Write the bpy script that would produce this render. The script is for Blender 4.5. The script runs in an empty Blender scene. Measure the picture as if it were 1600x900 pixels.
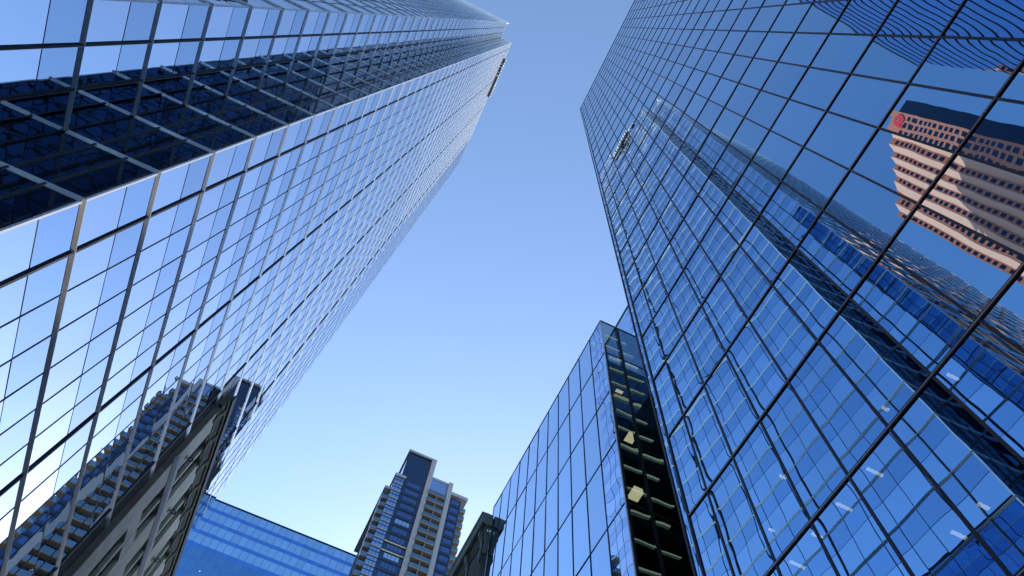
import bpy, math, random
from mathutils import Vector, Matrix
random.seed(11)
S = bpy.context.scene
COL = S.collection
EYE = 1.7                                   # eye height above the pavement

# ---------------------------------------------------------------- camera
W_, H_, F_ = 1600.0, 900.0, 1047.256
RM = Matrix(((0.90554964, 0.41280781, 0.09782416),
             (-0.41913067, 0.83485378, 0.35685942),
             (0.06564549, -0.36415502, 0.92902195)))   # columns: image right, image down, forward
cd = bpy.data.cameras.new('camera')
cam = bpy.data.objects.new('camera', cd)
COL.objects.link(cam)
cd.sensor_width = 36.0
cd.lens = F_ / W_ * 36.0
cd.clip_start, cd.clip_end = 0.05, 6000.0
r, d, f = RM.col[0], RM.col[1], RM.col[2]
cam.matrix_world = Matrix(((r[0], -d[0], -f[0], 0), (r[1], -d[1], -f[1], 0), (r[2], -d[2], -f[2], EYE), (0, 0, 0, 1)))
S.camera = cam

# ---------------------------------------------------------------- sky, sun, exposure
SUN_EL, SUN_X, SUN_Y = math.radians(27), 0.3622, 0.9321
SUN_AZ = math.atan2(SUN_X, SUN_Y)           # from +Y towards +X
w = bpy.data.worlds.new('World')
S.world = w
w.use_nodes = True
nt = w.node_tree
nt.nodes.clear()
sky = nt.nodes.new('ShaderNodeTexSky')
sky.sky_type = 'NISHITA'
sky.sun_disc = False
sky.sun_elevation = SUN_EL
sky.sun_rotation = SUN_AZ
sky.altitude = 80
sky.air_density = 1.0
sky.dust_density = 0.4
sky.ozone_density = 2.4
bg = nt.nodes.new('ShaderNodeBackground')
bg.inputs['Strength'].default_value = 0.15
out = nt.nodes.new('ShaderNodeOutputWorld')
wb = nt.nodes.new('ShaderNodeMix')          # white balance of the sky light
wb.data_type = 'RGBA'; wb.blend_type = 'MULTIPLY'; wb.inputs[0].default_value = 1.0
wb.inputs[7].default_value = (0.985, 0.985, 1.0, 1)
nt.links.new(sky.outputs[0], wb.inputs[6])
nt.links.new(wb.outputs[2], bg.inputs[0])
nt.links.new(bg.outputs[0], out.inputs[0])
sd = bpy.data.lights.new('sun', 'SUN')
sd.energy = 3.2
sd.angle = math.radians(0.53)
sd.color = (1.0, 0.90, 0.76)
sun = bpy.data.objects.new('sun', sd)
COL.objects.link(sun)
sv = Vector((SUN_X, SUN_Y, 0)).normalized() * math.cos(SUN_EL) + Vector((0, 0, math.sin(SUN_EL)))
sun.rotation_euler = sv.to_track_quat('Z', 'Y').to_euler()
sun.location = sv * 400
S.view_settings.view_transform = 'Standard'
S.view_settings.look = 'None'
S.view_settings.exposure = 1.3
S.view_settings.gamma = 1.0
S.view_settings.use_curve_mapping = False
S.cycles.max_bounces = 14
S.cycles.glossy_bounces = 10
S.cycles.diffuse_bounces = 4
S.cycles.transparent_max_bounces = 12
S.cycles.sample_clamp_indirect = 6.0
S.cycles.blur_glossy = 0.6
S.cycles.use_denoising = True

# ---------------------------------------------------------------- helpers
def proj(p):
    v = Vector((p[0], p[1], p[2]))
    c = RM.transposed() @ v
    if c[2] < 0.05:
        return None
    return (800 + F_ * c[0] / c[2], 450 + F_ * c[1] / c[2])

def seen_area(pts):
    """area in photo pixels of a quad clipped roughly to the frame (used only to pick which panes become parts)"""
    q = [proj(p) for p in pts]
    if any(a is None for a in q):
        return 0
    q = [(min(max(x, 0), W_), min(max(y, 0), H_)) for x, y in q]
    a = 0
    for i in range(len(q)):
        x0, y0 = q[i]; x1, y1 = q[(i + 1) % len(q)]
        a += x0 * y1 - x1 * y0
    return abs(a) / 2

class MB:
    """collects quads and boxes in eye-relative coordinates, then links them as ONE mesh object"""
    def __init__(s):
        s.v, s.f, s.uv, s.mi = [], [], [], []
    def quad(s, a, b, c, e, uv=None, mi=0):
        n = len(s.v)
        s.v += [tuple(a), tuple(b), tuple(c), tuple(e)]
        s.f.append((n, n + 1, n + 2, n + 3))
        s.uv.append(uv or ((0, 0), (1, 0), (1, 1), (0, 1)))
        s.mi.append(mi)
    def box(s, x0, x1, y0, y1, z0, z1, mi=0):
        s.hexa([(x0, y0), (x1, y0), (x1, y1), (x0, y1)], z0, z1, mi)
    def hexa(s, ring, z0, z1, mi=0):
        """vertical prism over a counter-clockwise ring of (x, y)"""
        n, k = len(s.v), len(ring)
        s.v += [(x, y, z0) for x, y in ring] + [(x, y, z1) for x, y in ring]
        s.f.append(tuple(n + k - 1 - i for i in range(k))); s.f.append(tuple(n + k + i for i in range(k)))
        s.uv += [None, None]; s.mi += [mi, mi]
        for i in range(k):
            j = (i + 1) % k
            s.f.append((n + i, n + j, n + k + j, n + k + i)); s.uv.append(((0, 0), (1, 0), (1, 1), (0, 1))); s.mi.append(mi)
    def bar(s, p0, u, nrm, s0, s1, d0, d1, z0, z1, mi=0):
        """box on a facade: s along u, d out along nrm"""
        P = lambda a, b: (p0[0] + u[0] * a + nrm[0] * b, p0[1] + u[1] * a + nrm[1] * b)
        ring = [P(s0, d0), P(s1, d0), P(s1, d1), P(s0, d1)]
        ar = sum(ring[i][0] * ring[(i + 1) % 4][1] - ring[(i + 1) % 4][0] * ring[i][1] for i in range(4))
        s.hexa(ring if ar > 0 else ring[::-1], z0, z1, mi)
    def ledge(s, p0, u, nrm, s0, s1, dp, z, rise, cap):
        """ledge with a sloping underside along a facade"""
        prof = [(-0.02, z), (0.012, z), (dp, z + rise), (dp, z + rise + cap), (-0.02, z + rise + cap + 0.015)]
        n, k = len(s.v), len(prof)
        for t in (s0, s1):
            s.v += [(p0[0] + u[0] * t + nrm[0] * d_, p0[1] + u[1] * t + nrm[1] * d_, z_) for d_, z_ in prof]
        flip = (u[0] * nrm[1] - u[1] * nrm[0]) > 0
        fs = [tuple(range(n + k - 1, n - 1, -1)), tuple(range(n + k, n + 2 * k))]
        for i in range(k):
            j = (i + 1) % k
            fs.append((n + i, n + j, n + k + j, n + k + i))
        for f_ in fs:
            s.f.append(f_ if not flip else f_[::-1]); s.uv.append(None); s.mi.append(0)
    def profile(s, pts, a, b, axis='y'):
        """extrude a closed (q, z) outline along y (q = x) or along x (q = y)"""
        n, k = len(s.v), len(pts)
        for t in (a, b):
            s.v += [((q, t, z) if axis == 'y' else (t, q, z)) for q, z in pts]
        s.f.append(tuple(range(n, n + k))); s.f.append(tuple(n + 2 * k - 1 - i for i in range(k)))
        s.uv += [None, None]; s.mi += [0, 0]
        for i in range(k):
            j = (i + 1) % k
            s.f.append((n + j, n + i, n + k + i, n + k + j)); s.uv.append(None); s.mi.append(0)
    def tube(s, pts, rad, seg=8, closed=False):
        k = len(pts); n0 = len(s.v)
        P = [Vector(p) for p in pts]
        for i in range(k):
            a = P[(i - 1) % k] if (closed or i > 0) else P[i]
            b = P[(i + 1) % k] if (closed or i < k - 1) else P[i]
            t = (b - a).normalized()
            up = Vector((0, 0, 1)) if abs(t.z) < 0.9 else Vector((1, 0, 0))
            e1 = t.cross(up).normalized(); e2 = t.cross(e1)
            rr = rad[i] if isinstance(rad, (list, tuple)) else rad
            for q in range(seg):
                an = 2 * math.pi * q / seg
                s.v.append(tuple(P[i] + e1 * (rr * math.cos(an)) + e2 * (rr * math.sin(an))))
        for i in range(k if closed else k - 1):
            j = (i + 1) % k
            for q in range(seg):
                q2 = (q + 1) % seg
                s.f.append((n0 + i * seg + q, n0 + i * seg + q2, n0 + j * seg + q2, n0 + j * seg + q)); s.uv.append(None); s.mi.append(0)
        if not closed:
            s.f.append(tuple(n0 + q for q in range(seg))); s.f.append(tuple(n0 + (k - 1) * seg + seg - 1 - q for q in range(seg)))
            s.uv += [None, None]; s.mi += [0, 0]
    def build(s, name, mat, parent=None, bevel=0, smooth=False):
        base = parent.get('_base', None) if parent else None
        o = Vector(base) if base is not None else Vector((0, 0, 0))
        me = bpy.data.meshes.new(name)
        me.from_pydata([(x - o.x, y - o.y, z + EYE - o.z) for x, y, z in s.v], [], s.f)
        ul = me.uv_layers.new(name='UVMap')
        i = 0
        for fi, fc in enumerate(s.f):
            u = s.uv[fi]
            for k in range(len(fc)):
                ul.data[i].uv = u[k] if u and k < len(u) else (0.5, 0.5)
                i += 1
        mats = mat if isinstance(mat, (list, tuple)) else [mat]
        for m in mats:
            me.materials.append(m)
        for fi, p in enumerate(me.polygons):
            p.material_index = min(s.mi[fi], len(mats) - 1)
            p.use_smooth = smooth
        me.update()
        ob = bpy.data.objects.new(name, me)
        COL.objects.link(ob)
        if parent:
            ob.parent = parent
        if bevel:
            b = ob.modifiers.new('bevel', 'BEVEL'); b.width = bevel; b.segments = 2; b.limit_method = 'ANGLE'
        return ob

def thing(name, label, cat, x, y, z=-EYE, group=None):
    o = bpy.data.objects.new(name, None)
    COL.objects.link(o)
    o.empty_display_size = 0.5
    o.location = (x, y, z + EYE)
    o['_base'] = (x, y, z + EYE)
    o['label'] = label; o['category'] = cat
    if group: o['group'] = group
    return o

def structure(name, mb, mat):
    o = mb.build(name, mat); o['kind'] = 'structure'
    return o

# ---------------------------------------------------------------- materials
def newmat(name):
    m = bpy.data.materials.new(name); m.use_nodes = True
    n = m.node_tree.nodes; b = n['Principled BSDF']
    return m, m.node_tree, n, b

def link(t, a, b): t.links.new(a, b)

def plain(name, col, rough=0.5, metal=0.0, var=0.15, scale=3.0, bump=0.0, bscale=30.0):
    m, t, n, b = newmat(name)
    tc = n.new('ShaderNodeTexCoord')
    nz = n.new('ShaderNodeTexNoise'); nz.inputs['Scale'].default_value = scale; nz.inputs['Detail'].default_value = 6
    link(t, tc.outputs['Object'], nz.inputs['Vector'])
    mx = n.new('ShaderNodeMix'); mx.data_type = 'RGBA'
    link(t, nz.outputs['Fac'], mx.inputs[0])
    mx.inputs[6].default_value = (*[c * (1 - var) for c in col], 1); mx.inputs[7].default_value = (*[min(1, c * (1 + var)) for c in col], 1)
    link(t, mx.outputs[2], b.inputs['Base Color'])
    b.inputs['Roughness'].default_value = rough; b.inputs['Metallic'].default_value = metal
    if bump:
        n2 = n.new('ShaderNodeTexNoise'); n2.inputs['Scale'].default_value = bscale; n2.inputs['Detail'].default_value = 4
        link(t, tc.outputs['Object'], n2.inputs['Vector'])
        bp = n.new('ShaderNodeBump'); bp.inputs['Strength'].default_value = 0.6; bp.inputs['Distance'].default_value = bump
        link(t, n2.outputs['Fac'], bp.inputs['Height']); link(t, bp.outputs[0], b.inputs['Normal'])
    return m

def glass(name, tint, rough=0.0, wave=0.0011, pillow=0.0008, nscale=0.45, see=0.0, dirt=0.04, ior=None, pvar=0.07):
    """coated facade glass: tinted mirror, each pane a little pillowed (UV runs 0..1 over one pane) and wavy; 'see' lets that share of light through"""
    m, t, n, b = newmat(name)
    b.inputs['Metallic'].default_value = 1.0 if ior is None else 0.0
    if ior: b.inputs['IOR'].default_value = ior
    b.inputs['Roughness'].default_value = rough
    tc = n.new('ShaderNodeTexCoord')
    nz = n.new('ShaderNodeTexNoise'); nz.inputs['Scale'].default_value = nscale; nz.inputs['Detail'].default_value = 1.5; nz.inputs['Roughness'].default_value = 0.45
    # every pane has its own waves: shift the noise by a random step per pane
    g0 = n.new('ShaderNodeNewGeometry'); o0 = n.new('ShaderNodeObjectInfo')
    s0 = n.new('ShaderNodeMath'); s0.operation = 'ADD'; link(t, g0.outputs['Random Per Island'], s0.inputs[0]); link(t, o0.outputs['Random'], s0.inputs[1])
    vs = n.new('ShaderNodeVectorMath'); vs.operation = 'SCALE'; vs.inputs[0].default_value = (61.0, 37.0, 83.0); link(t, s0.outputs[0], vs.inputs['Scale'])
    va = n.new('ShaderNodeVectorMath'); va.operation = 'ADD'; link(t, tc.outputs['Object'], va.inputs[0]); link(t, vs.outputs[0], va.inputs[1])
    link(t, va.outputs[0], nz.inputs['Vector'])
    sp = n.new('ShaderNodeSeparateXYZ'); link(t, tc.outputs['UV'], sp.inputs[0])
    def edge(sock, power):
        a = n.new('ShaderNodeMath'); a.operation = 'MULTIPLY_ADD'; a.inputs[1].default_value = 2; a.inputs[2].default_value = -1; link(t, sock, a.inputs[0])
        c = n.new('ShaderNodeMath'); c.operation = 'ABSOLUTE'; link(t, a.outputs[0], c.inputs[0])
        e = n.new('ShaderNodeMath'); e.operation = 'POWER'; e.inputs[1].default_value = power; link(t, c.outputs[0], e.inputs[0])
        return e.outputs[0]
    ad = n.new('ShaderNodeMath'); ad.operation = 'ADD'; link(t, edge(sp.outputs[0], 5), ad.inputs[0]); link(t, edge(sp.outputs[1], 12), ad.inputs[1])
    pl = n.new('ShaderNodeMath'); pl.operation = 'MULTIPLY'; pl.inputs[1].default_value = pillow; link(t, ad.outputs[0], pl.inputs[0])
    h = n.new('ShaderNodeMath'); h.operation = 'MULTIPLY_ADD'; h.inputs[1].default_value = wave * 4; link(t, nz.outputs['Fac'], h.inputs[0]); link(t, pl.outputs[0], h.inputs[2])
    bp = n.new('ShaderNodeBump'); bp.inputs['Strength'].default_value = 1.0; bp.inputs['Distance'].default_value = 1.0
    link(t, h.outputs[0], bp.inputs['Height']); link(t, bp.outputs[0], b.inputs['Normal'])
    # faint streaky dirt in the coating
    n3 = n.new('ShaderNodeTexNoise'); n3.inputs['Scale'].default_value = 0.9; n3.inputs['Detail'].default_value = 5
    mp = n.new('ShaderNodeMapping'); mp.inputs['Scale'].default_value = (1, 1, 0.25)
    link(t, tc.outputs['Object'], mp.inputs['Vector']); link(t, mp.outputs[0], n3.inputs['Vector'])
    mx = n.new('ShaderNodeMix'); mx.data_type = 'RGBA'; link(t, n3.outputs['Fac'], mx.inputs[0])
    mx.inputs[6].default_value = (*[c * (1 - dirt) for c in tint], 1); mx.inputs[7].default_value = (*[min(1, c * (1 + dirt)) for c in tint], 1)
    # each pane a touch lighter or darker than its neighbours
    ge = n.new('ShaderNodeNewGeometry'); oi = n.new('ShaderNodeObjectInfo')
    sm = n.new('ShaderNodeMath'); sm.operation = 'ADD'; link(t, ge.outputs['Random Per Island'], sm.inputs[0]); link(t, oi.outputs['Random'], sm.inputs[1])
    fr = n.new('ShaderNodeMath'); fr.operation = 'FRACT'; link(t, sm.outputs[0], fr.inputs[0])
    mr = n.new('ShaderNodeMapRange'); mr.inputs[3].default_value = 1 - pvar; mr.inputs[4].default_value = 1 + pvar; link(t, fr.outputs[0], mr.inputs[0])
    mv = n.new('ShaderNodeMix'); mv.data_type = 'RGBA'; mv.blend_type = 'MULTIPLY'; mv.inputs[0].default_value = 1
    link(t, mx.outputs[2], mv.inputs[6]); link(t, mr.outputs[0], mv.inputs[7])
    link(t, mv.outputs[2], b.inputs['Base Color'])
    if see > 0:
        tr = n.new('ShaderNodeBsdfTransparent'); tr.inputs[0].default_value = (0.55, 0.7, 0.75, 1)
        ms = n.new('ShaderNodeMixShader'); ms.inputs[0].default_value = see
        link(t, b.outputs[0], ms.inputs[1]); link(t, tr.outputs[0], ms.inputs[2])
        link(t, ms.outputs[0], n['Material Output'].inputs[0])
    return m

def stone(name, col, bw, bh, joint=0.55, var=0.2):
    m, t, n, b = newmat(name)
    tc = n.new('ShaderNodeTexCoord')
    sp = n.new('ShaderNodeSeparateXYZ'); link(t, tc.outputs['Object'], sp.inputs[0])
    ad = n.new('ShaderNodeMath'); ad.operation = 'ADD'; link(t, sp.outputs[0], ad.inputs[0]); link(t, sp.outputs[1], ad.inputs[1])
    cb = n.new('ShaderNodeCombineXYZ'); link(t, ad.outputs[0], cb.inputs[0]); link(t, sp.outputs[2], cb.inputs[1])
    br = n.new('ShaderNodeTexBrick'); br.inputs['Scale'].default_value = 1; br.inputs['Brick Width'].default_value = bw; br.inputs['Row Height'].default_value = bh
    br.inputs['Mortar Size'].default_value = 0.008; br.inputs['Mortar Smooth'].default_value = 0.3
    br.inputs['Color1'].default_value = (*[c * (1 - var * 0.4) for c in col], 1); br.inputs['Color2'].default_value = (*[c * (1 + var * 0.4) for c in col], 1)
    br.inputs['Mortar'].default_value = (*[c * joint for c in col], 1)
    link(t, cb.outputs[0], br.inputs['Vector'])
    nz = n.new('ShaderNodeTexNoise'); nz.inputs['Scale'].default_value = 0.8; nz.inputs['Detail'].default_value = 8; link(t, tc.outputs['Object'], nz.inputs['Vector'])
    rp = n.new('ShaderNodeMapRange'); rp.inputs[3].default_value = 1 - var; rp.inputs[4].default_value = 1 + var; link(t, nz.outputs['Fac'], rp.inputs[0])
    mx = n.new('ShaderNodeMix'); mx.data_type = 'RGBA'; mx.blend_type = 'MULTIPLY'; mx.inputs[0].default_value = 1
    link(t, br.outputs['Color'], mx.inputs[6]); link(t, rp.outputs[0], mx.inputs[7])
    link(t, mx.outputs[2], b.inputs['Base Color']); b.inputs['Roughness'].default_value = 0.85
    n2 = n.new('ShaderNodeTexNoise'); n2.inputs['Scale'].default_value = 25; n2.inputs['Detail'].default_value = 4; link(t, tc.outputs['Object'], n2.inputs['Vector'])
    bp = n.new('ShaderNodeBump'); bp.inputs['Strength'].default_value = 0.5; bp.inputs['Distance'].default_value = 0.01
    link(t, n2.outputs['Fac'], bp.inputs['Height']); link(t, bp.outputs[0], b.inputs['Normal'])
    return m

def glow(name, col, strength):
    m, t, n, b = newmat(name)
    b.inputs['Base Color'].default_value = (*col, 1); b.inputs['Emission Color'].default_value = (*col, 1); b.inputs['Emission Strength'].default_value = strength
    return m

M = dict(
    g_right=glass('blue_glass', (0.255, 0.48, 0.70), pillow=0.0009, wave=0.0009, see=0.05),
    g_pod=glass('podium_glass', (0.35, 0.54, 0.76)),
    g_side=glass('side_wall_glass', (0.13, 0.22, 0.27), wave=0.0015),
    g_vis=glass('vision_glass', (0.57, 0.645, 0.75), wave=0.0008, pillow=0.0005),
    g_spn=glass('spandrel_glass', (0.41, 0.52, 0.66), wave=0.0008, pillow=0.0005),
    g_mid=glass('return_glass', (0.008, 0.011, 0.016), wave=0.0008, ior=1.5),
    g_dark=glass('clear_dark_glass', (0.17, 0.27, 0.30), see=0.35, wave=0.0022, pillow=0.0022),
    g_link=glass('link_glass', (0.01, 0.013, 0.018), rough=0.35, ior=1.5),
    g_band=glass('office_glass', (0.16, 0.36, 0.68), wave=0.0016, nscale=0.2),
    g_band_dark=glass('office_band_glass', (0.10, 0.17, 0.30), wave=0.001),
    g_far=glass('far_upper_glass', (0.31, 0.52, 0.71), rough=0.12),
    g_far2=glass('far_lower_glass', (0.115, 0.27, 0.47), rough=0.03, wave=0.002, nscale=0.15),
    g_far_band=glass('far_band_glass', (0.10, 0.26, 0.58), rough=0.1),
    g_condo=glass('condo_dark_glass', (0.06, 0.09, 0.135), rough=0.02, wave=0.002),
    g_condo_win=glass('condo_window_glass', (0.28, 0.42, 0.62), wave=0.002),
    g_rail=glass('balcony_glass', (0.22, 0.33, 0.38), rough=0.05, see=0.3),
    black=plain('black_anodised_metal', (0.010, 0.010, 0.016), 0.55, 0.0, 0.2),
    grey=plain('grey_gasket', (0.016, 0.017, 0.024), 0.5, 0.0, 0.2),
    bronze=plain('bright_bronze_edge', (0.55, 0.50, 0.42), 0.3, 0.9, 0.1),
    silver=plain('pale_aluminium', (0.76, 0.75, 0.77), 0.4, 0.35, 0.05),
    white=plain('white_precast', (0.40, 0.42, 0.45), 0.7, 0, 0.06, 0.6),
    beige=plain('beige_soffit', (0.30, 0.255, 0.20), 0.85, 0, 0.1),
    core=plain('dark_core', (0.03, 0.032, 0.036), 0.8, 0, 0.3),
    interior=plain('interior_wall', (0.30, 0.38, 0.36), 0.8, 0, 0.2),
    cream=plain('cream_spandrel', (0.70, 0.64, 0.50), 0.6, 0, 0.08),
    strip=glow('glow_band', (1.0, 0.95, 0.68), 0.32),
    stone=stone('beige_limestone', (0.54, 0.49, 0.385), 1.35, 0.62, joint=0.7),
    brick=stone('brown_side_brick', (0.19, 0.145, 0.105), 0.9, 0.45, joint=0.7, var=0.3),
    darkstone=stone('dark_moulded_stone', (0.10, 0.095, 0.075), 1.4, 0.5, var=0.3),
    copper=plain('weathered_copper', (0.16, 0.19, 0.155), 0.7, 0.1, 0.35, 2.0, 0.004),
    iron=plain('black_iron', (0.012, 0.012, 0.012), 0.5, 0.4, 0.2),
    sash=plain('dark_window_frame', (0.02, 0.02, 0.022), 0.5, 0, 0.2),
    pane=glass('old_window_glass', (0.06, 0.075, 0.09), wave=0.002),
    granite=plain('pink_granite', (0.50, 0.135, 0.065), 0.6, 0, 0.12, 0.4),
    granite_pale=plain('pale_pink_granite', (0.64, 0.265, 0.15), 0.6, 0, 0.08, 0.4),
    granite_win=glass('granite_tower_window', (0.04, 0.05, 0.07), rough=0.1),
    red=plain('red_enamel', (0.70, 0.03, 0.03), 0.4, 0, 0.05),
    sign_white=plain('white_sign_face', (0.8, 0.8, 0.8), 0.4, 0, 0.03),
    sign_dark=plain('dark_sign_return', (0.04, 0.04, 0.05), 0.5, 0.2, 0.2),
    lamp=glow('warm_lamp', (1.0, 0.78, 0.45), 0.75),
    office_lamp=glow('office_lamp', (1.0, 0.84, 0.62), 3.0),
    lit=glow('lit_window', (1.0, 0.9, 0.75), 0.55),
    asphalt=plain('asphalt', (0.05, 0.05, 0.052), 0.9, 0, 0.25, 4, 0.004, 120),
    pave=stone('concrete_paving', (0.34, 0.33, 0.31), 1.5, 1.5, joint=0.6, var=0.12),
    paint=plain('white_road_paint', (0.75, 0.75, 0.72), 0.7, 0, 0.1),
    yellow=plain('yellow_road_paint', (0.7, 0.5, 0.08), 0.7, 0, 0.1),
    soil=plain('city_ground', (0.22, 0.215, 0.20), 0.9, 0, 0.3, 0.05),
)

def facade_panes(store, p0, u, nrm, cols, rows, tilt=0.0016):
    """cols: list of (s0, s1); rows: list of (z0, z1, material key). Every pane gets its own tiny tilt."""
    for z0, z1, mk in rows:
        for s0, s1 in cols:
            ta, tb = random.gauss(0, tilt), random.gauss(0, tilt)
            def P(s, z):
                dd = ta * (s - (s0 + s1) / 2) + tb * (z - (z0 + z1) / 2)
                return (p0[0] + u[0] * s + nrm[0] * dd, p0[1] + u[1] * s + nrm[1] * dd, z)
            pts = [P(s0, z0), P(s1, z0), P(s1, z1), P(s0, z1)]
            cr = (Vector(pts[1]) - Vector(pts[0])).cross(Vector(pts[3]) - Vector(pts[0]))
            if cr.x * nrm[0] + cr.y * nrm[1] < 0:
                pts = pts[::-1]
                uv = ((0, 1), (1, 1), (1, 0), (0, 0))
            else:
                uv = ((0, 0), (1, 0), (1, 1), (0, 1))
            c = Vector(pts[0])
            face = -(c.x * nrm[0] + c.y * nrm[1]) > 0
            store.append((seen_area(pts) if face else 0, mk, pts, uv))

def build_panes(store, parent, name='glass_pane', top=100):
    store.sort(key=lambda a: -a[0])
    for a, mk, pts, uv in store[:top]:
        mb = MB(); mb.quad(*pts, uv=uv); mb.build(name, M[mk], parent)
    rest = store[top:]
    if rest:
        keys = sorted({a[1] for a in rest})
        mb = MB()
        for a, mk, pts, uv in rest:
            mb.quad(*pts, uv=uv, mi=keys.index(mk))
        o = mb.build(name, [M[k] for k in keys], parent)
        o['kind'] = 'stuff'

# ---------------------------------------------------------------- ground
g = MB(); g.quad((-2500, -2500, -EYE - 0.16), (2500, -2500, -EYE - 0.16), (2500, 2500, -EYE - 0.16), (-2500, 2500, -EYE - 0.16)); structure('ground', g, M['soil'])
g = MB(); g.quad((-5.0, -400, -EYE - 0.13), (5.0, -400, -EYE - 0.13), (5.0, 400, -EYE - 0.13), (-5.0, 400, -EYE - 0.13)); structure('road', g, M['asphalt'])
g = MB(); g.box(-60, -5.0, -400, 400, -EYE - 0.15, -EYE); structure('pavement', g, M['pave'])
g = MB(); g.box(5.0, 60, -400, 400, -EYE - 0.15, -EYE); structure('pavement', g, M['pave'])
g = MB()
for k in range(-60, 60):
    g.box(-0.07, 0.07, k * 6, k * 6 + 3, -EYE - 0.128, -EYE - 0.126)
structure('road_marking', g, M['yellow'])

# ---------------------------------------------------------------- left glass tower
HL = 196.6
E1Y, E2Y, XA, XB = 9.65, 5.25, -10.0, -13.2
E3, E4 = (-10.0, 38.98), (-10.14, 47.2)
XC = -47.0
T = thing('glass_tower', 'tall pale blue glass tower on the left with notched corner and silver floor ledges', 'tower', -28, 27)
FZ = [17.33 + 3.778 * k for k in range(-5, 48)]     # underside of each ledge
core = MB()
core.hexa([(XA - .25, E1Y + .25), (XA - .25, E3[1]), (E4[0] - .25, E4[1] - .25), (XC + .2, E4[1] - .25), (XC + .2, E2Y + .25), (XB - .25, E2Y + .25), (XB - .25, E1Y + .25)], -EYE, HL - 0.3)
core.build('wall', M['core'], T)
faces = []     # p0, u, nrm, length, column edges, thick mullions, thin mullions
aL = E3[1] - E1Y
thickA = [1.66 + 8.67 * k for k in range(4)]
edgesA = [0.0] + [1.66 + 1.445 * k for k in range(20)]
edgesA = [e for e in edgesA if e < aL - 0.2] + [aL]
faces.append(((XA, E1Y), (0, 1), (1, 0), aL, edgesA, thickA))
chu = Vector((E4[0] - E3[0], E4[1] - E3[1])); chL = chu.length; chu /= chL
faces.append((E3, tuple(chu), (chu.y, -chu.x), chL, [chL * k / 6 for k in range(7)], []))
faces.append(((XB, E1Y), (1, 0), (0, -1), XA - XB, [0, 1.067, 2.133, 3.2], [1.067, 2.133]))
faces.append(((XB, E2Y), (0, 1), (1, 0), E1Y - E2Y, [0, 1.47, 2.93, 4.4], [1.47, 2.93]))
cL = XB - XC
faces.append(((XC, E2Y), (1, 0), (0, -1), cL, [cL * k / 23 for k in range(24)], [cL * k / 23 for k in range(1, 23, 2)]))
faces.append(((XC, E4[1]), (0, -1), (-1, 0), E4[1] - E2Y, [(E4[1] - E2Y) * k / 10 for k in range(11)], []))
store = []
for fi, (p0, u, nr, L, ed, th) in enumerate(faces):
    cols = list(zip(ed[:-1], ed[1:]))
    rows = []
    for z in FZ:
        top = min(z + 3.778, HL)
        if fi in (2,):
            rows += [(z, z + 2.2, 'g_mid'), (z + 2.2, top, 'g_mid')]
        elif z + 2.2 < HL:
            rows += [(z, z + 2.2, 'g_vis'), (z + 2.2, top, 'g_spn')]
        else:
            rows += [(z, top, 'g_spn')]
    facade_panes(store, p0, u, nr, cols, rows)
build_panes(store, T)
# ledges: one per floor, running round the visible sides
vis = faces[:5]
for z in FZ + [HL - 0.05]:
    mb = MB()
    for fi, (p0, u, nr, L, ed, th) in enumerate(vis):
        dp = 0.085 if fi != 1 else 0.012
        a0, a1 = (-0.0, L)
        if fi == 0: a0 = -dp
        if fi == 2: a0 = dp + 0.002
        if fi == 3: a0 = -dp
        mb.ledge(p0, u, nr, a0 + 0.001, a1 - 0.001, dp, z, 0.14, 0.02)
    mb.build('ledge', M['silver'], T)
for fi, (p0, u, nr, L, ed, th) in enumerate(vis):
    for e in ed[1:-1]:
        thick = any(abs(e - q) < 0.01 for q in th)
        mb = MB()
        if thick:
            mb.bar(p0, u, nr, e - 0.04, e + 0.04, -0.02, 0.07, -EYE, HL, 0)
            mb.bar(p0, u, nr, e + 0.042, e + 0.056, -0.02, 0.06, -EYE, HL, 1)
        else:
            mb.bar(p0, u, nr, e - 0.016, e + 0.016, -0.02, 0.02, -EYE, HL, 0)
        mb.build('mullion', [M['black'], M['bronze']], T)
# joint between vision and spandrel glass, one run per floor
for z in FZ:
    if z + 2.2 < HL:
        mb = MB()
        for fi, (p0, u, nr, L, ed, th) in enumerate(vis[:4]):
            mb.bar(p0, u, nr, -0.004, L + 0.004, -0.01, 0.008, z + 2.19, z + 2.215)
        mb.build('glazing_joint', M['grey'], T)
for x, y in ((XA, E1Y), (XB, E2Y)):
    mb = MB(); mb.box(x - 0.05, x + 0.03, y - 0.03, y + 0.05, -EYE, HL + 0.02); mb.build('corner_post', M['silver'], T)
mb = MB(); mb.box(XB - 0.06, XB + 0.05, E1Y - 0.05, E1Y + 0.06, -EYE, HL); mb.build('corner_post', M['black'], T)
mb = MB()
mb.hexa([(XA - .3, E1Y + .3), (XA - .3, E3[1]), (E4[0] - .3, E4[1] - .3), (XC + .3, E4[1] - .3), (XC + .3, E2Y + .3), (XB - .3, E2Y + .3), (XB - .3, E1Y + .3)], HL - 0.3, HL - 0.05)
mb.build('roof', M['grey'], T)

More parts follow.
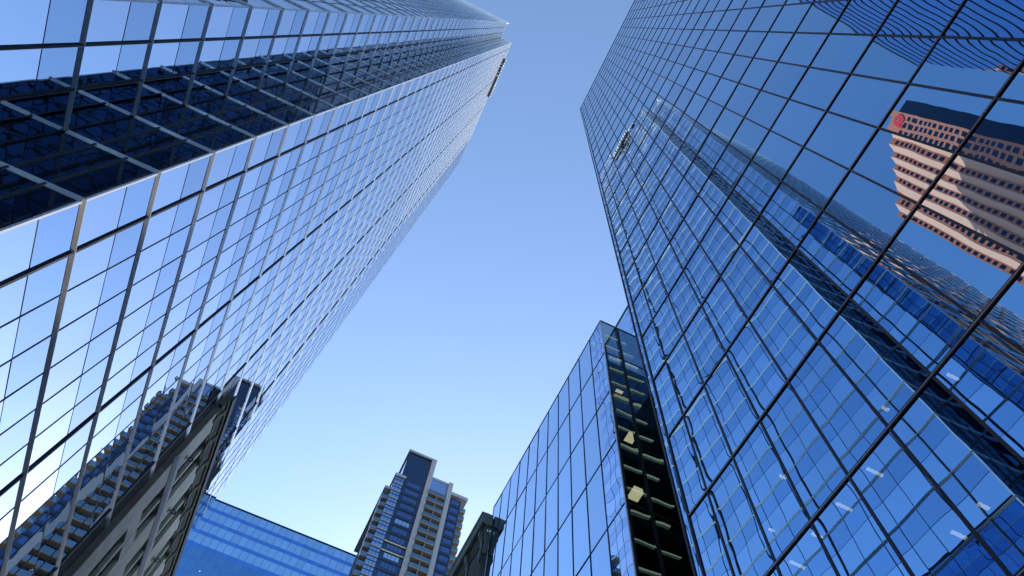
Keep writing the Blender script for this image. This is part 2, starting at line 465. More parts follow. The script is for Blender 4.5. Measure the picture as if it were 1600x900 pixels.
# sign letters high on the left tower: seen edge-on, only their strokes show
SG = thing('building_sign', 'row of raised white letters with dark sides near the top of the left glass tower', 'sign', -9.7, 19.5, 189.0)
yy = 13.8
shapes = ['E', 'i', 'o', 't', 'o', 'l', 'l', 'o', 'E']
for k in range(9):
    wd = (1.3, 0.45, 1.1, 0.7, 1.1, 0.4, 0.4, 1.1, 1.2)[k]
    mb = MB()
    def st(a0, a1, z0, z1):
        mb.box(-9.80, -9.34, yy + a0, yy + a1, z0, z1, 0)
        mb.box(-9.34, -9.16, yy + a0, yy + a1, z0, z1, 1); mb.box(-9.92, -9.80, yy + a0, yy + a1, z0, z1, 1)
    zb = 189.6
    if wd > 1.0:
        st(0, 0.28, zb, zb + 3.2); st(wd - 0.28, wd, zb, zb + 3.2)
        st(0.28, wd - 0.28, zb, zb + 0.4); st(0.28, wd - 0.28, zb + 2.8, zb + 3.2)
    elif wd > 0.6:
        st(0.15, 0.45, zb, zb + 3.6); st(0, 0.15, zb + 2.4, zb + 2.8); st(0.45, 0.7, zb + 2.4, zb + 2.8)
    else:
        st(0, wd, zb, zb + 3.8)
    mb.build('letter', [M['sign_dark'], M['sign_white']], SG)
    yy += wd + 0.38
mb = MB()
mb.box(-9.995, -9.87, 13.7, yy - 0.2, 189.2, 189.5); mb.box(-9.995, -9.87, 13.7, yy - 0.2, 192.2, 192.4)
mb.build('mounting_rail', M['sign_dark'], SG)

BC = thing('roof_beacon', 'small white beacon on the roof corner of the left glass tower', 'beacon', XB + 0.1, E2Y + 0.1, HL)
mb = MB(); mb.tube([(XB + .15, E2Y + .05, HL), (XB + .15, E2Y + .05, HL + 0.55)], 0.07); mb.build('post', M['silver'], BC)
mb = MB(); mb.tube([(XB + .15, E2Y + .05, HL + .5), (XB + .15, E2Y + .05, HL + .62), (XB + .15, E2Y + .05, HL + .95), (XB + .15, E2Y + .05, HL + 1.12)], [0.22, 0.34, 0.32, 0.1], 12); mb.build('dome', M['sign_white'], BC, smooth=True)

# ---------------------------------------------------------------- right glass tower
HR, ST = 129.3, 4.305
XR, YR = 10.0, 11.48
R_ = thing('glass_tower', 'deep blue mirror glass tower on the right framed by a black grid of mullions', 'tower', XR, YR)
MODY = 1.4385
NC = 40
fl = [ST * k for k in range(0, 31)]
mb = MB(); mb.box(XR + 0.6, 42, YR - NC * MODY + .3, YR - 0.3, -EYE, HR - 0.3); mb.build('wall', M['core'], R_)
store = []
rows = [(-EYE, 0, 'g_right')] + [(a, b, 'g_right') for a, b in zip(fl[:-1], fl[1:])]
facade_panes(store, (XR, YR), (0, -1), (-1, 0), [(0, 0.34)] + [(0.34, MODY)] + [(MODY * k, MODY * (k + 1)) for k in range(1, NC)], rows)
LN = 31.5
facade_panes(store, (XR, YR), (1, 0), (0, 1), [(1.5 * k, 1.5 * k + 1.5) for k in range(21)], [(a, b, 'g_side') for a, b in zip(fl[:-1], fl[1:])])
facade_panes(store, (XR, YR - NC * MODY), (1, 0), (0, -1), [(4.5 * k, 4.5 * k + 4.5) for k in range(7)], [(a, b, 'g_right') for a, b in zip(fl[:-1], fl[1:])])
build_panes(store, R_)
for z in fl:
    mb = MB()
    mb.box(XR - 0.035, XR + 0.02, YR - NC * MODY, YR - 0.36, z - 0.055, z + 0.055, 0)
    mb.box(XR - 0.041, XR - 0.035, YR - NC * MODY, YR - 0.36, z - 0.01, z + 0.01, 1)
    mb.build('transom', [M['black'], M['bronze']], R_)
for k in range(0, NC + 1):
    y = YR - MODY * k
    mb = MB()
    if k == 0:
        mb.box(XR - 0.04, XR + 0.02, y - 0.05, y + 0.03, -EYE, HR)
    else:
        mb.box(XR - 0.025, XR + 0.02, y - 0.034, y + 0.034, -EYE, HR, 0 if k % 2 else 1)
    mb.build('mullion', [M['black'], M['grey']], R_)
mb = MB(); mb.box(XR - 0.05, XR + 0.02, YR - 0.39, YR - 0.32, -EYE, HR); mb.build('mullion', M['black'], R_)
mb = MB(); mb.box(XR - 0.06, 42.1, YR - NC * MODY - .02, YR + 0.04, HR, HR + 0.16); mb.build('roof', M['grey'], R_)
# cream bands, given an added glow, on the side wall that faces the podium (seen mirrored in the podium's end glass)
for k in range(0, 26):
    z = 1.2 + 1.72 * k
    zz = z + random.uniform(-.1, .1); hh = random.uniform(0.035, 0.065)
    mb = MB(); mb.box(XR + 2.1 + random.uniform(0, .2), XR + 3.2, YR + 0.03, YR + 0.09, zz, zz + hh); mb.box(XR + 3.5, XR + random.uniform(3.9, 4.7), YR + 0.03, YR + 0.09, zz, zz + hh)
    mb.build('glow_band', M['strip'], R_)
for (y, z, ln) in ((5.25, 12.72, .3), (6.35, 12.76, .3), (7.3, 12.74, .2), (8.2, 12.7, .3), (3.9, 10.1, .16), (4.6, 10.1, .22), (4.1, 13.6, .12), (7.4, 15.0, .14), (8.4, 14.0, .1), (2.6, 12.7, .2), (6.9, 10.2, .15)):
    mb = MB(); mb.box(XR + .06, XR + .08 + ln * 1.3, y, y + .07, z - .015, z + .015); mb.build('office_lamp', M['office_lamp'], R_)
# the whole tower stands half a degree off the street line
R_.rotation_euler = (0, 0, math.radians(0.55))

# ---------------------------------------------------------------- glass podium beyond the right tower
P_ = thing('glass_podium', 'lower blue glass podium block beside the right tower with a dark see-through end bay', 'building', 24, 24)
PY0, PY1, PZ = 14.42, 30.78, 38.75
PM = (PY1 - PY0) / 11
store = []
prow = [(ST * k, ST * (k + 1), 'g_pod') for k in range(-1, 9)]
facade_panes(store, (XR, PY0), (0, 1), (-1, 0), [(PM * k, PM * (k + 1)) for k in range(11)], prow)
build_panes(store, P_)
dst = []
facade_panes(dst, (XR, PY0), (1, 0), (0, -1), [(0.0, 1.15), (1.15, 2.36), (2.36, 5.16)], [(ST * k, ST * (k + 1), 'g_dark') for k in range(-1, 9)])
build_panes(dst, P_, 'end_pane')
mb = MB(); mb.box(XR + 0.15, 42, PY0 + 2 * PM + 0.1, PY1, -EYE, PZ - 0.4); mb.build('wall', M['interior'], P_)
mb = MB(); mb.box(15.22, 42, YR + 0.12, PY0 + 2 * PM, -EYE, 53.1); mb.box(15.22, 42, PY0 + 2 * PM + .0, PY1 - 1, PZ - 0.3, 53.1); mb.build('link_wall', M['interior'], P_)
store = []
facade_panes(store, (15.2, YR + 0.1), (0, 1), (-1, 0), [(1.8 * k, 1.8 * k + 1.8) for k in range(10)], [(ST * k, min(ST * (k + 1), 53.1), 'g_link' if k < 9 else 'g_pod') for k in range(0, 13)])
build_panes(store, P_, 'link_pane', 20)
mb = MB(); mb.box(15.16, 15.4, YR + 0.1, YR + 18.1, 53.1, 53.4); mb.build('link_parapet', M['grey'], P_)
for k in range(-1, 10):
    z = ST * k
    if k >= 0:
        mb = MB(); mb.box(XR - 0.02, XR + 0.02, PY0, PY1, z - 0.03, z + 0.03); mb.box(XR + .02, 15.16, PY0 - 0.02, PY0 + 0.02, z - 0.045, z + 0.045)
        mb.build('transom', M['black'], P_)
for k in range(0, 12):
    y = PY0 + PM * k
    mb = MB(); mb.box(XR - 0.026, XR + 0.02, y - 0.024, y + 0.024, -EYE, PZ, 0)
    mb.build('mullion', M['silver'] if k in (0, 11) else M['black'], P_)
mb = MB(); mb.box(XR + 1.08, XR + 1.24, PY0 - 0.03, PY0 + 0.2, -EYE, PZ); mb.build('mullion', M['black'], P_)
mb = MB(); mb.box(XR + .025, XR + .16, PY0 - 0.005, PY0 + 0.1, -EYE, PZ - 3.4); mb.build('mullion', M['black'], P_)
mb = MB(); mb.box(XR - 0.03, XR + 0.12, PY0 - 0.03, PY1, PZ, PZ + 0.07); mb.box(XR + 0.12, 15.16, PY0 - 0.03, PY0 + 0.05, PZ, PZ + 0.07); mb.build('parapet_rail', M['silver'], P_)
for k in range(1, 9):
    z = ST * k
    mb = MB(); mb.box(XR + 0.25, 15.15, PY0 + 0.35, PY0 + 2 * PM, z - 0.5, z - 0.1); mb.build('floor_slab', M['interior'], P_)

def ceiling_lamp(x, y, z, w_, dp, ztop, label):
    t = thing('ceiling_lamp', label, 'lamp', x, y, z, 'warm lamps behind the dark end glass of the podium')
    h = w_ / 2
    m1 = MB(); m1.box(x - h - .04, x + h + .04, y - dp - .04, y + dp + .04, z + 0.03, z + 0.16); m1.build('housing', M['grey'], t)
    m2 = MB(); m2.box(x - h, x + h, y - dp, y + dp, z, z + 0.03); m2.build('diffuser', M['lamp'], t)
    m3 = MB(); m3.box(x - .03, x + .03, y - .03, y + .03, z + .16, ztop); m3.build('rod', M['grey'], t)
ceiling_lamp(11.33, 15.2, 27.77, 0.46, 0.3, 29.6, 'middle one of three warm ceiling lamps behind the dark end glass')
ceiling_lamp(11.12, 15.2, 23.5, 0.52, 0.34, 25.3, 'lowest and largest of three warm ceiling lamps behind the dark end glass')
ceiling_lamp(11.09, 15.2, 31.95, 0.4, 0.14, 33.9, 'topmost and smallest of three warm ceiling lamps behind the dark end glass')

# ---------------------------------------------------------------- old stone buildings either side of the street
def moulding(mb, sgn, x_wall, y0, y1, z0, prof, axis_end=True):
    mb.profile([(x_wall + sgn * q, z0 + z) for q, z in prof], y0, y1, 'y')

BAY = 4.39
B1 = thing('stone_building', 'old beige stone building at lower left with paired windows and a heavy dark cornice', 'building', -9.8, 60)
SX, SY0 = -9.6, 29.87
NB = 10
SY1 = SY0 + NB * BAY
wins = []
def bay_y(k):
    y = SY0 + 1.68 + BAY * k
    return [(y, y + 1.1), (y + 1.42, y + 2.5)]
zr = [(28.15, 30.5), (23.6, 26.8), (19.3, 22.4), (15.0, 18.1), (10.7, 13.8), (6.3, 9.3), (1.2, 4.6)]
attic = (31.7, 35.5)
WT = 36.2
# front wall built as piers, mullions and spandrels so that the windows are real openings
mb = MB()
D0, D1 = SX - 0.33, SX
for k in range(NB):
    ya = SY0 if k == 0 else bay_y(k - 1)[1][1]
    mb.box(D0, D1, ya, bay_y(k)[0][0], -EYE, WT)
    mb.box(D0 + .02, D1 - 0.03, bay_y(k)[0][1], bay_y(k)[1][0], -EYE, WT)
    for (ya, yb) in bay_y(k):
        zs = sorted(zr + [attic]); prev = -EYE
        for a, b in zs:
            mb.box(D0, D1 - 0.012, ya, yb, prev, a); prev = b
        mb.box(D0, D1 - 0.012, ya, yb, prev, WT)
        wins += [(ya, yb, a, b) for a, b in zs]
mb.box(D0, D1, bay_y(NB - 1)[1][1], SY1, -EYE, WT)
mb.build('wall', M['stone'], B1)
mb = MB(); mb.box(-9.985, D0 - 0.004, SY0 + 0.02, SY1, -EYE, WT + .05); mb.box(-9.985, SX - 0.012, SY0 - 0.05, SY0 - 0.003, -EYE, WT + .04); mb.build('side_wall', M['brick'], B1)
wins.sort(key=lambda q: -seen_area([(SX, q[0], q[2]), (SX, q[1], q[2]), (SX, q[1], q[3]), (SX, q[0], q[3])]))
def sash(wset, parent, x, sg):
    f_ = MB(); p_ = MB()
    for ya, yb, a, b in wset:
        xa, xb = sorted((x - sg * 0.01, x - sg * 0.07))
        f_.box(xa, xb, ya, ya + 0.06, a, b); f_.box(xa, xb, yb - 0.06, yb, a, b)
        f_.box(xa, xb, ya + .06, yb - .06, a, a + 0.08); f_.box(xa, xb, ya + .06, yb - .06, b - 0.08, b)
        zm = (a + b) / 2
        f_.box(xa, xb, ya + .06, yb - .06, zm - 0.035, zm + 0.035)
        xp = x - sg * 0.05
        q = [(xp, ya + .06, a + .08), (xp, yb - .06, a + .08), (xp, yb - .06, b - .08), (xp, ya + .06, b - .08)]
        p_.quad(*q)
    fo = f_.build('window', M['sash'], parent); fo['_base'] = parent['_base']
    po = p_.build('pane', M['pane'], fo)
    return fo, po
for q in wins[:100]:
    sash([q], B1, SX - 0.25, 1)
fo, po = sash(wins[100:], B1, SX - 0.25, 1); fo['kind'] = 'stuff'; po['kind'] = 'stuff'
def run_profile(name, prof, z0, y0, y1, mat):
    m_ = MB(); moulding(m_, 1, SX, y0, y1, z0, prof); return m_.build(name, mat, B1)
run_profile('string_course', [(-0.02, 0), (0.03, 0.0), (0.17, 0.26), (0.19, 0.32), (0.19, 0.40), (-0.02, 0.46)], 30.42, SY0 - 0.2, SY1, plain('ledge_stone', (0.40, 0.42, 0.44), 0.7, 0, 0.1, 1.5))
run_profile('string_course', [(-0.02, 0), (0.07, 0.0), (0.10, 0.06), (0.04, 0.22), (-0.02, 0.22)], 9.7, SY0, SY1, M['stone'])
run_profile('cornice', [(-0.2, 0), (0.05, 0), (0.08, 0.10), (0.12, 0.18), (0.12, 0.42), (0.24, 0.46), (0.27, 0.6), (0.28, 0.9), (0.28, 1.25), (-0.2, 1.3)], WT, SY0 - 0.3, SY1 + 0.3, M['darkstone'])
mb = MB(); mb.box(SX + 0.284, SX + 0.40, SY0 - 0.33, SY1 + .3, WT + 0.72, WT + 1.36); mb.build('shade_fascia', M['iron'], B1)  # black strip stands in for the shade under the cornice overhang
run_profile('frieze', [(0.0, 0), (0.04, 0), (0.06, 0.08), (0.04, 0.16), (0.04, 0.5), (0.0, 0.5)], WT - .52, SY0 + 0.01, SY1, M['darkstone'])
for k in range(NB * 2 + 1):
    y = SY0 + 0.35 + BAY / 2 * k
    m_ = MB()
    m_.profile([(SX + q, WT + z) for q, z in [(0.02, -0.75), (0.10, -0.8), (0.13, -0.5), (0.11, -0.2), (0.17, 0.05), (0.24, 0.2), (0.24, 0.44), (0.02, 0.42)]], y, y + 0.34)
    m_.build('bracket', M['darkstone'], B1, bevel=0.02)
mb = MB(); mb.box(-9.985, SX - 0.21, SY0, SY1, WT + .06, WT + 1.1); mb.build('roof', M['brick'], B1)
for k in range(NB):
    # round-headed hood over each attic window
    for (ya, yb) in bay_y(k):
        m_ = MB()
        c, rr = (ya + yb) / 2, (yb - ya) / 2 + 0.05
        m_.tube([(SX + 0.02, c - rr * math.cos(t_ * math.pi / 8), 35.2 + 0.5 * math.sin(t_ * math.pi / 8)) for t_ in range(9)], 0.06, 6)
        m_.build('window_hood', M['darkstone'], B1)

LG = 'iron ring brackets along the left stone building'
for k, ds in enumerate(['nearest its corner', 'second from the corner', 'third from the corner', 'fourth from the corner', 'fifth from the corner', 'sixth from the corner']):
    y = SY0 + 1.2 + BAY * k; z = 32.4
    t = thing('wall_bracket', 'black iron ring bracket on the left stone building, ' + ds, 'bracket', SX, y, z, LG)
    m_ = MB(); m_.tube([(SX, y, z), (SX + 0.16, y, z)], 0.03); m_.build('arm', M['iron'], t)
    m_ = MB(); m_.tube([(SX + 0.30 + 0.15 * math.cos(a * math.pi / 8), y + 0.15 * math.sin(a * math.pi / 8), z) for a in range(16)], 0.035, 8, True); m_.build('ring', M['iron'], t)
    m_ = MB(); m_.box(SX, SX + 0.03, y - 0.09, y + 0.09, z - 0.16, z + 0.16); m_.build('wall_plate', M['iron'], t)

B2 = thing('stone_building', 'old dark stone building with a green copper cornice in front of the glass podium', 'building', 9.5, 45)
RX, RY0, RY1, ZU = 9.66, 30.84, 62.0, 2.2
mb = MB(); mb.box(RX, 40, RY0, RY1, -EYE, 33.2 + ZU); mb.build('wall', M['darkstone'], B2)
m_ = MB()
pr = [(0.0, 0), (0.06, 0.0), (0.12, 0.14), (0.42, 0.22), (0.47, 0.34), (0.47, 0.90), (0.55, 1.0), (0.58, 1.2), (0.0, 1.24)]
m_.profile([(RX - q, 34.05 + ZU + z) for q, z in pr][::-1], RY0 - 0.45, RY1)
m_.box(RX + 0.002, 9.955, RY0 - 0.45, RY0 - .004, 34.2 + ZU, 35.27 + ZU)
m_.build('cornice', M['copper'], B2, bevel=0.015)
m_ = MB(); m_.box(RX - 0.05, 9.96, RY0 - 0.03, RY1, 33.2 + ZU, 34.04 + ZU); m_.build('frieze', M['darkstone'], B2)
for k in range(12):
    y = RY0 + 0.1 + k * 2.4
    m_ = MB()
    m_.profile([(RX - q, z + ZU) for q, z in [(0.03, 31.6), (0.10, 31.5), (0.17, 31.8), (0.14, 32.2), (0.10, 32.7), (0.16, 33.2), (0.36, 33.75), (0.36, 34.04), (0.03, 34.04)]][::-1], y, y + 0.36)
    m_.build('bracket', M['copper'], B2, bevel=0.03)
# the carved console under the free end of the cornice
m_ = MB()
for q in (-0.10, 0.0, 0.10):
    m_.tube([(RX + 0.1 + q * 2.0, RY0 - 0.4, 34.1 + ZU), (RX + 0.1 + q * 1.7, RY0 - 0.36, 33.6 + ZU), (RX + 0.1 + q * 1.2, RY0 - 0.25, 33.0 + ZU), (RX + 0.1 + q * .8, RY0 - 0.14, 32.4 + ZU), (RX + 0.1 + q * .9, RY0 - 0.10, 31.9 + ZU)], [0.07, 0.08, 0.075, 0.07, 0.045], 8)
m_.tube([(RX - 0.05, RY0 - 0.10, 32.3 + ZU), (RX + 0.25, RY0 - 0.10, 32.3 + ZU)], 0.10, 10)
m_.build('console', M['copper'], B2, smooth=True)
for k in range(9):
    for a, b in zr[:5]:
        ya = RY0 + 1.2 + 2.9 * k; yb = ya + 1.3
        f_ = MB(); xa, xb = RX - 0.05, RX - 0.005
        f_.box(xa, xb, ya, ya + .1, a, b); f_.box(xa, xb, yb - .1, yb, a, b); f_.box(xa, xb, ya + .1, yb - .1, b - .1, b); f_.box(xa, xb, ya + .1, yb - .1, a, a + .1)
        fo = f_.build('window', M['sash'], B2); fo['_base'] = B2['_base']
        p_ = MB(); p_.quad((RX - .02, yb - .1, a + .1), (RX - .02, ya + .1, a + .1), (RX - .02, ya + .1, b - .1), (RX - .02, yb - .1, b - .1)); p_.build('pane', M['pane'], fo)

# ---------------------------------------------------------------- apartment tower down the street
A_ = thing('apartment_tower', 'dark blue apartment tower with white columns, balconies and a taller crown, far down the street', 'tower', 18, 120)
CY, SF = 110.0, 2.66
zf = [132.9 - SF * k for k in range(0, 50)]
zf = [z for z in zf if z > -1]
NV = 28
mb = MB(); mb.box(9.35, 27.0, CY + 0.1, 134, -EYE, 135.5); mb.box(8.9, 27.0, CY + 4, 134, -EYE, 130.5); mb.build('wall', M['core'], A_)
mb = MB(); mb.box(10.7, 18.1, CY + 0.05, 124, 135.5, 146.2); mb.build('crown', M['g_condo'], A_)
mb = MB(); mb.box(10.45, 18.35, CY - 0.35, 124.3, 146.2, 146.9); mb.build('crown_cap', M['white'], A_)
for a, b, top in ((17.0, 18.2, 146.2), (22.75, 23.9, 139.9)):
    mb = MB(); mb.box(a, b, CY - 0.9, CY + 0.6, -EYE, top); mb.build('column', M['white'], A_)
mb = MB(); mb.box(9.1, 11.9, CY - 0.4, CY + 5, 135.2, 136.1); mb.build('roof_slab', M['white'], A_)
mb = MB(); mb.box(23.9, 28.5, CY - 0.5, 134, 136.3, 137.3); mb.build('roof_slab', M['white'], A_)
mb = MB(); mb.box(7.8, 9.4, CY + 0.6, 133, 130.7, 131.5); mb.build('roof_slab', M['white'], A_)
mb = MB(); mb.box(18.2, 22.75, CY - 0.1, CY + 6, 139.6, 140.3); mb.build('roof_slab', M['white'], A_)
mb = MB(); mb.box(18.25, 22.7, CY + 0.0, CY + 0.06, 134.9, 139.6); mb.build('screen_glass', M['g_condo_win'], A_)
for k in range(7):
    mb = MB(); mb.box(18.4 + k * 0.7, 18.47 + k * 0.7, CY - 0.06, CY - 0.003, 134.9, 139.6); mb.build('screen_bar', M['white'], A_)

def condo_floor(z, parts):
    """parts: name -> list of (material list, MB); z is the slab top"""
    def add(nm, mats, m_):
        parts.append((nm, mats, m_))
    # left corner windows: six panes in a pale frame
    m_ = MB(); xa, xb = 9.3, 11.7
    m_.box(xa, xb, CY - 0.30, CY - 0.02, z - 0.28, z + 0.0, 0)
    for q in range(4):
        x = xa + 0.04 + q * (xb - xa - 0.1) / 3
        m_.box(x, x + 0.07, CY - 0.2, CY - 0.03, z, z + SF - 0.3, 1)
    m_.box(xa, xb, CY - 0.19, CY - 0.04, z + 1.2, z + 1.28, 1)
    m_.quad((xa, CY - 0.1, z), (xb, CY - 0.1, z), (xb, CY - 0.1, z + SF - .28), (xa, CY - 0.1, z + SF - .28), mi=2)
    m_.quad((xa, CY + 3.0, z), (xa, CY - 0.1, z), (xa, CY - 0.1, z + SF - .28), (xa, CY + 3.0, z + SF - .28), mi=2)
    add('corner_window', [M['white'], M['black'], M['g_condo_win']], m_)
    # dark glass bay
    m_ = MB()
    m_.quad((11.75, CY - 0.02, z), (17.0, CY - 0.02, z), (17.0, CY - 0.02, z + SF), (11.75, CY - 0.02, z + SF), mi=0)
    m_.box(11.75, 17.0, CY - 0.08, CY - 0.025, z - 0.22, z + 0.0, 1)
    m_.quad((12.6, CY - 0.03, z + 0.7), (16.2, CY - 0.03, z + 0.7), (16.2, CY - 0.03, z + 2.0), (12.6, CY - 0.03, z + 2.0), mi=2)
    for q in range(5):
        m_.box(12.6 + q * .88, 12.68 + q * .88, CY - 0.06, CY - 0.033, z + .7, z + 2.0, 1)
    add('window_band', [M['g_condo'], M['black'], M['g_spn'] if random.random() < .12 else M['g_band_dark']], m_)
    m_ = MB()
    m_.quad((23.9, CY - 0.02, z), (27.0, CY - 0.02, z), (27.0, CY - 0.02, z + SF), (23.9, CY - 0.02, z + SF), mi=0)
    m_.box(23.9, 27.0, CY - 0.09, CY - 0.025, z - 0.25, z, 1)
    m_.quad((24.6, CY - 0.03, z + 0.7), (26.6, CY - 0.03, z + 0.7), (26.6, CY - 0.03, z + 2.1), (24.6, CY - 0.03, z + 2.1), mi=2)
    add('window_band', [M['g_condo'], M['black'], M['g_band_dark']], m_)
    # middle balconies
    m_ = MB()
    m_.box(18.2, 22.75, CY - 1.35, CY + 0.0, z - 0.28, z, 0)
    m_.box(18.22, 22.73, CY - 1.33, CY - 1.29, z, z + 1.05, 1)
    m_.quad((18.2, CY + 0.05, z), (22.75, CY + 0.05, z), (22.75, CY + 0.05, z + SF - .3), (18.2, CY + 0.05, z + SF - .3), mi=2)
    m_.box(20.4, 20.5, CY - 1.25, CY - .02, z + .0, z + SF - .3, 3)
    for q in range(1, 5):
        m_.box(18.2 + q * .9, 18.27 + q * .9, CY - 0.02, CY + 0.03, z, z + SF - .3, 3)
    add('balcony', [M['beige'], M['g_rail'], M['g_condo_win'], M['white']], m_)
    if z < 134:
        m_ = MB()
        m_.box(27.0, 28.6, CY + 0.3, CY + 5, z - 0.3, z, 0); m_.box(28.54, 28.6, CY + 0.3, CY + 5, z, z + 1.1, 1); m_.box(27.0, 28.54, CY + 0.3, CY + .36, z, z + 1.1, 1)
        add('balcony', [M['beige'], M['g_rail']], m_)
    if z < 129:
        m_ = MB()
        m_.box(7.9, 9.3, CY + 0.8, CY + 4, z - 0.3, z, 0); m_.box(7.9, 7.96, CY + .8, CY + 4, z, z + 1.1, 1); m_.box(7.96, 9.3, CY + .8, CY + .86, z, z + 1.1, 1)
        add('balcony', [M['beige'], M['g_rail']], m_)
low = {}
for i, z in enumerate(zf):
    ps = []
    condo_floor(z, ps)
    for nm, mats, m_ in ps:
        if i < NV:
            m_.build(nm, mats, A_)
        else:
            low.setdefault((nm, len(mats)), []).append((mats, m_))
for (nm, k), lst in low.items():
    big = MB()
    for mats, m_ in lst:
        n = len(big.v); big.v += m_.v; big.f += [tuple(q + n for q in fc) for fc in m_.f]; big.uv += m_.uv; big.mi += m_.mi
    o = big.build(nm, lst[0][0], A_); o['kind'] = 'stuff'
for z in (111.2, 113.9):
    mb = MB(); mb.box(11.76, 16.98, CY - 0.3, CY - 0.085, z, z + 0.3); mb.build('pale_band', M['cream'], A_)

# ---------------------------------------------------------------- wide blue office block at the end of the street
O_ = thing('office_block', 'wide flat-topped blue glass office block with dark bands behind the stone building', 'building', -22, 165)
OY, OX0, OX1, OZ = 150.0, -75.0, 22.0, 146.0
mb = MB(); mb.box(OX0 + .1, OX1 - .1, OY + 0.3, 185, -EYE, OZ - .5); mb.build('wall', M['core'], O_)
rows = []
z = OZ; i = 0
while z > 0:
    up = i < 4  # upper floors: reflected sky put into a paler glass tint
    rows.append((z - 2.85, z, 'g_far' if up else 'g_far2', 'glass_band'))
    rows.append((z - 4.1, z - 2.85, 'g_far_band' if up else 'g_far2', 'spandrel_band'))
    z -= 4.1; i += 1
NCx = 48
for zi, (a, b, mk, nm) in enumerate(rows):
    mb = MB()
    for c in range(NCx):
        x0 = OX0 + (OX1 - OX0) * c / NCx; x1 = OX0 + (OX1 - OX0) * (c + 1) / NCx
        t1 = random.gauss(0, .009)
        mb.quad((x0, OY + t1, a), (x1, OY - t1, a), (x1, OY - t1, b), (x0, OY + t1, b))
        if b > 90: mb.box(x0 - 0.06, x0 + 0.06, OY - 0.12, OY - 0.03, a, b, 1)
    mb.build(nm, [M[mk], M['g_far_band']], O_)
for k in range(26):
    x = random.uniform(-42, -12); z = random.choice([OZ - 4.1 * q - 2.2 for q in range(5, 12)]); ww = random.choice((0.2, 0.3, 0.6))
    mb = MB(); mb.box(x, x + ww, OY - 0.07, OY - 0.04, z, z + 0.2); mb.build('lit_window', M['lit'], O_)
mb = MB(); mb.box(OX0 - .2, OX1 + .2, OY - 0.2, 185, OZ, OZ + 0.3); mb.build('roof', M['grey'], O_)

# ---------------------------------------------------------------- buildings behind the viewer that the right tower mirrors
def refl(az, k, hz=None):
    a = math.radians(az - 1.1)
    return (20 - k * math.cos(a), k * math.sin(a))
GZ = 300.0
G_ = thing('granite_tower', 'pink granite tower with stepped sides and a red emblem, mirrored in the right tower', 'tower', -110, -10)
pts = []
p_top = refl(-11.3, GZ / 2.067)
q1 = refl(-8.1, GZ / 2.059)
bot = refl(2.5, GZ / 1.76)
NS = 7
sx, sy = (bot[0] - q1[0]) / NS, (bot[1] - q1[1]) / NS
ring = [p_top, q1]
strips = [(p_top, q1, 3)]
cur = q1
for k in range(NS):
    a = (cur[0] + sx, cur[1] + sy * 0.42)
    b = (a[0], a[1] + sy * 0.58)
    ring += [a, b]; strips.append((cur, a, 0)); strips.append((a, b, 1)); cur = b
back = [(cur[0] - 55, cur[1] - 2), (p_top[0] - 75, p_top[1])]
mb = MB(); mb.hexa(ring + back, -EYE, GZ); mb.build('wall', M['granite'], G_)
mb = MB(); mb.hexa([(p_top[0] - 3, p_top[1] - 6), (p_top[0] - 3, p_top[1] + .5), (p_top[0] - 60, p_top[1] + 1), (p_top[0] - 60, p_top[1] - 6)], -EYE, GZ + 3); mb.build('stair_shaft', M['granite_win'], G_)
gw = []
for (a, b, nw) in strips:
    u = Vector((b[0] - a[0], b[1] - a[1])); L = u.length; u /= L; nr = (u.y, -u.x)
    if nw == 0:
        mb = MB(); mb.bar(a, u, nr, 0.0, L, -0.2, 0.05, -EYE, GZ + 0.6); mb.build('stone_rib', M['granite_pale'], G_)
    elif nw == 1:
        for j in range(40):
            z = GZ - 3.5 - 3.9 * j
            gw.append((a, u, nr, L * 0.22, L * 0.78, z - 2.3, z))
    else:
        for c in range(3):
            for j in range(40):
                z = GZ - 13 + c * 1.0 - 3.9 * j
                if c == 0: z += 0
                s0 = L * (0.12 + 0.29 * c)
                gw.append((a, u, nr, s0, s0 + L * 0.19, z - 2.5, z))
gw.sort(key=lambda q: -q[6])
rest = MB()
for i, (a, u, nr, s0, s1, z0, z1) in enumerate(gw):
    m_ = rest if i >= 100 else MB()
    m_.bar(a, u, nr, s0, s1, -0.15, 0.03, z0, z1)
    if i < 100: m_.build('window', M['granite_win'], G_)
o = rest.build('window', M['granite_win'], G_); o['kind'] = 'stuff'
# red emblem near the roof corner
a, b, nw = strips[0]
u = Vector((b[0] - a[0], b[1] - a[1])).normalized(); nr = (u.y, -u.x)
EB = thing('emblem', 'round red emblem at the roof corner of the pink granite tower', 'sign', a[0], a[1] + 1.6, GZ - 8)
m_ = MB()
cz, cs = GZ - 7.0, 2.9
n0 = len(m_.v)
P = lambda s_, d_, z_: (a[0] + u.x * s_ + nr[0] * d_, a[1] + u.y * s_ + nr[1] * d_, z_)
ringp = [(cs + 2.0 * math.cos(t_ * math.pi / 12), cz + 4.4 * math.sin(t_ * math.pi / 12)) for t_ in range(24)]
m_.v += [P(s_, 0.05, z_) for s_, z_ in ringp] + [P(s_, 0.3, z_) for s_, z_ in ringp]
m_.f.append(tuple(range(24, 48))); m_.uv.append(None); m_.mi.append(0)
for i in range(24):
    j = (i + 1) % 24
    m_.f.append((i, j, 24 + j, 24 + i)); m_.uv.append(None); m_.mi.append(0)
m_.build('disc', M['red'], EB)
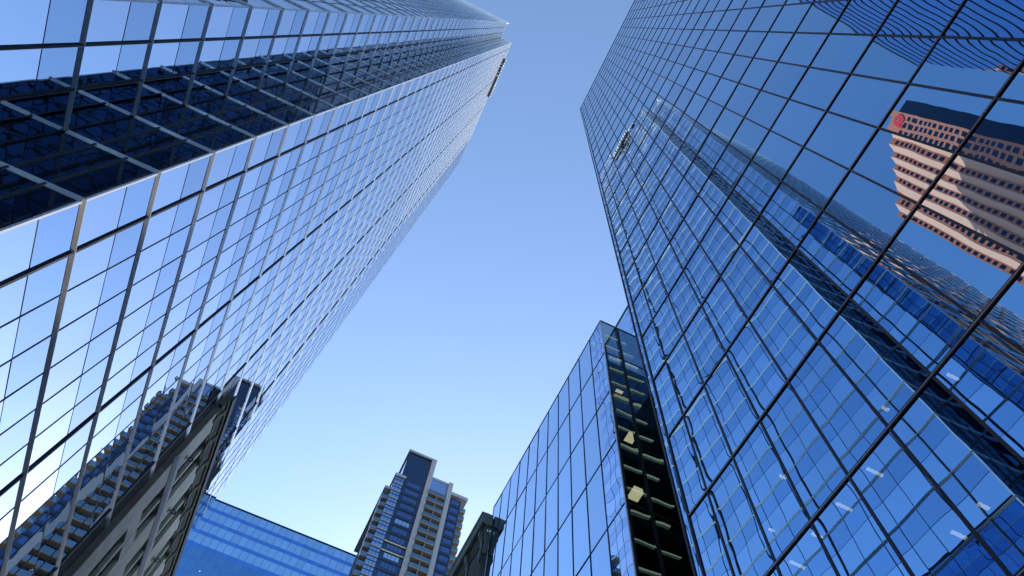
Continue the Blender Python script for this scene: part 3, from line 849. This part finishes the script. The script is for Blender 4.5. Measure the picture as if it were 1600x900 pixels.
m_ = MB(); m_.tube([P(cs - .9, .3, cz + 1.2), P(cs - .2, .33, cz + 1.7), P(cs + .5, .33, cz + .9), P(cs - .4, .33, cz - .6), P(cs + .2, .33, cz - 1.6), P(cs + .9, .3, cz - 1.1)], 0.14, 6); m_.build('swirl', M['granite'], EB)
m_ = MB(); m_.bar(a, u, nr, cs + 1.6, cs + 2.3, 0.05, 0.28, cz - 5.6, cz - 1.0); m_.build('flag', M['red'], EB)

HB = 178.0
T3 = thing('glass_tower', 'blue glass tower with thin dark floor lines behind the viewer, mirrored at the upper right', 'tower', -33, -45)
BX0, BX1, BY = -63.3, -4.0, -30.0
mb = MB(); mb.box(BX0 + .2, BX1 - .2, BY - 30, BY - 0.2, -EYE, HB - .3); mb.build('wall', M['core'], T3)
store = []
zz = [-EYE + 3.9 * k for k in range(47)]
facade_panes(store, (BX0, BY), (1, 0), (0, 1), [(6 * k, min(6 * k + 6, BX1 - BX0)) for k in range(10)], [(a, min(b, HB), 'g_band') for a, b in zip(zz[:-1], zz[1:])], tilt=0.0008)
facade_panes(store, (BX0, BY - 30), (0, 1), (-1, 0), [(0, 10), (10, 20), (20, 30)], [(a, min(b, HB), 'g_band') for a, b in zip(zz[:-1], zz[1:])])
build_panes(store, T3, 'glass_pane', 1)
for z in zz:
    mb = MB(); mb.box(BX0 - .06, BX1, BY, BY + 0.06, z - 0.2, z + 0.2); mb.build('floor_line', M['black'], T3)
mb = MB(); mb.box(BX0, BX1, BY - 30, BY + .1, HB, HB + 0.4); mb.build('roof', M['grey'], T3)

SHX0, SHX1, SHY0, SHY1, SHZ = -105, -69, 60, 88, 281  # unseen tower, added to cast the shade on the granite tower
T4 = thing('shade_tower', 'unseen dark slab tower added beyond the left tower to shade the pink granite tower', 'tower', -87, 74)
mb = MB(); mb.box(SHX0, SHX1, SHY0, SHY1, -EYE, SHZ); mb.build('wall', M['darkstone'], T4)
for k in range(72):
    z = 3 + 4.0 * k
    mb = MB(); mb.box(SHX0 - .05, SHX1 + .05, SHY0 - .05, SHY1 + .05, z, z + 1.9); mb.build('window_band', M['g_condo'], T4)

for o in bpy.data.objects:
    if '_base' in o: del o['_base']
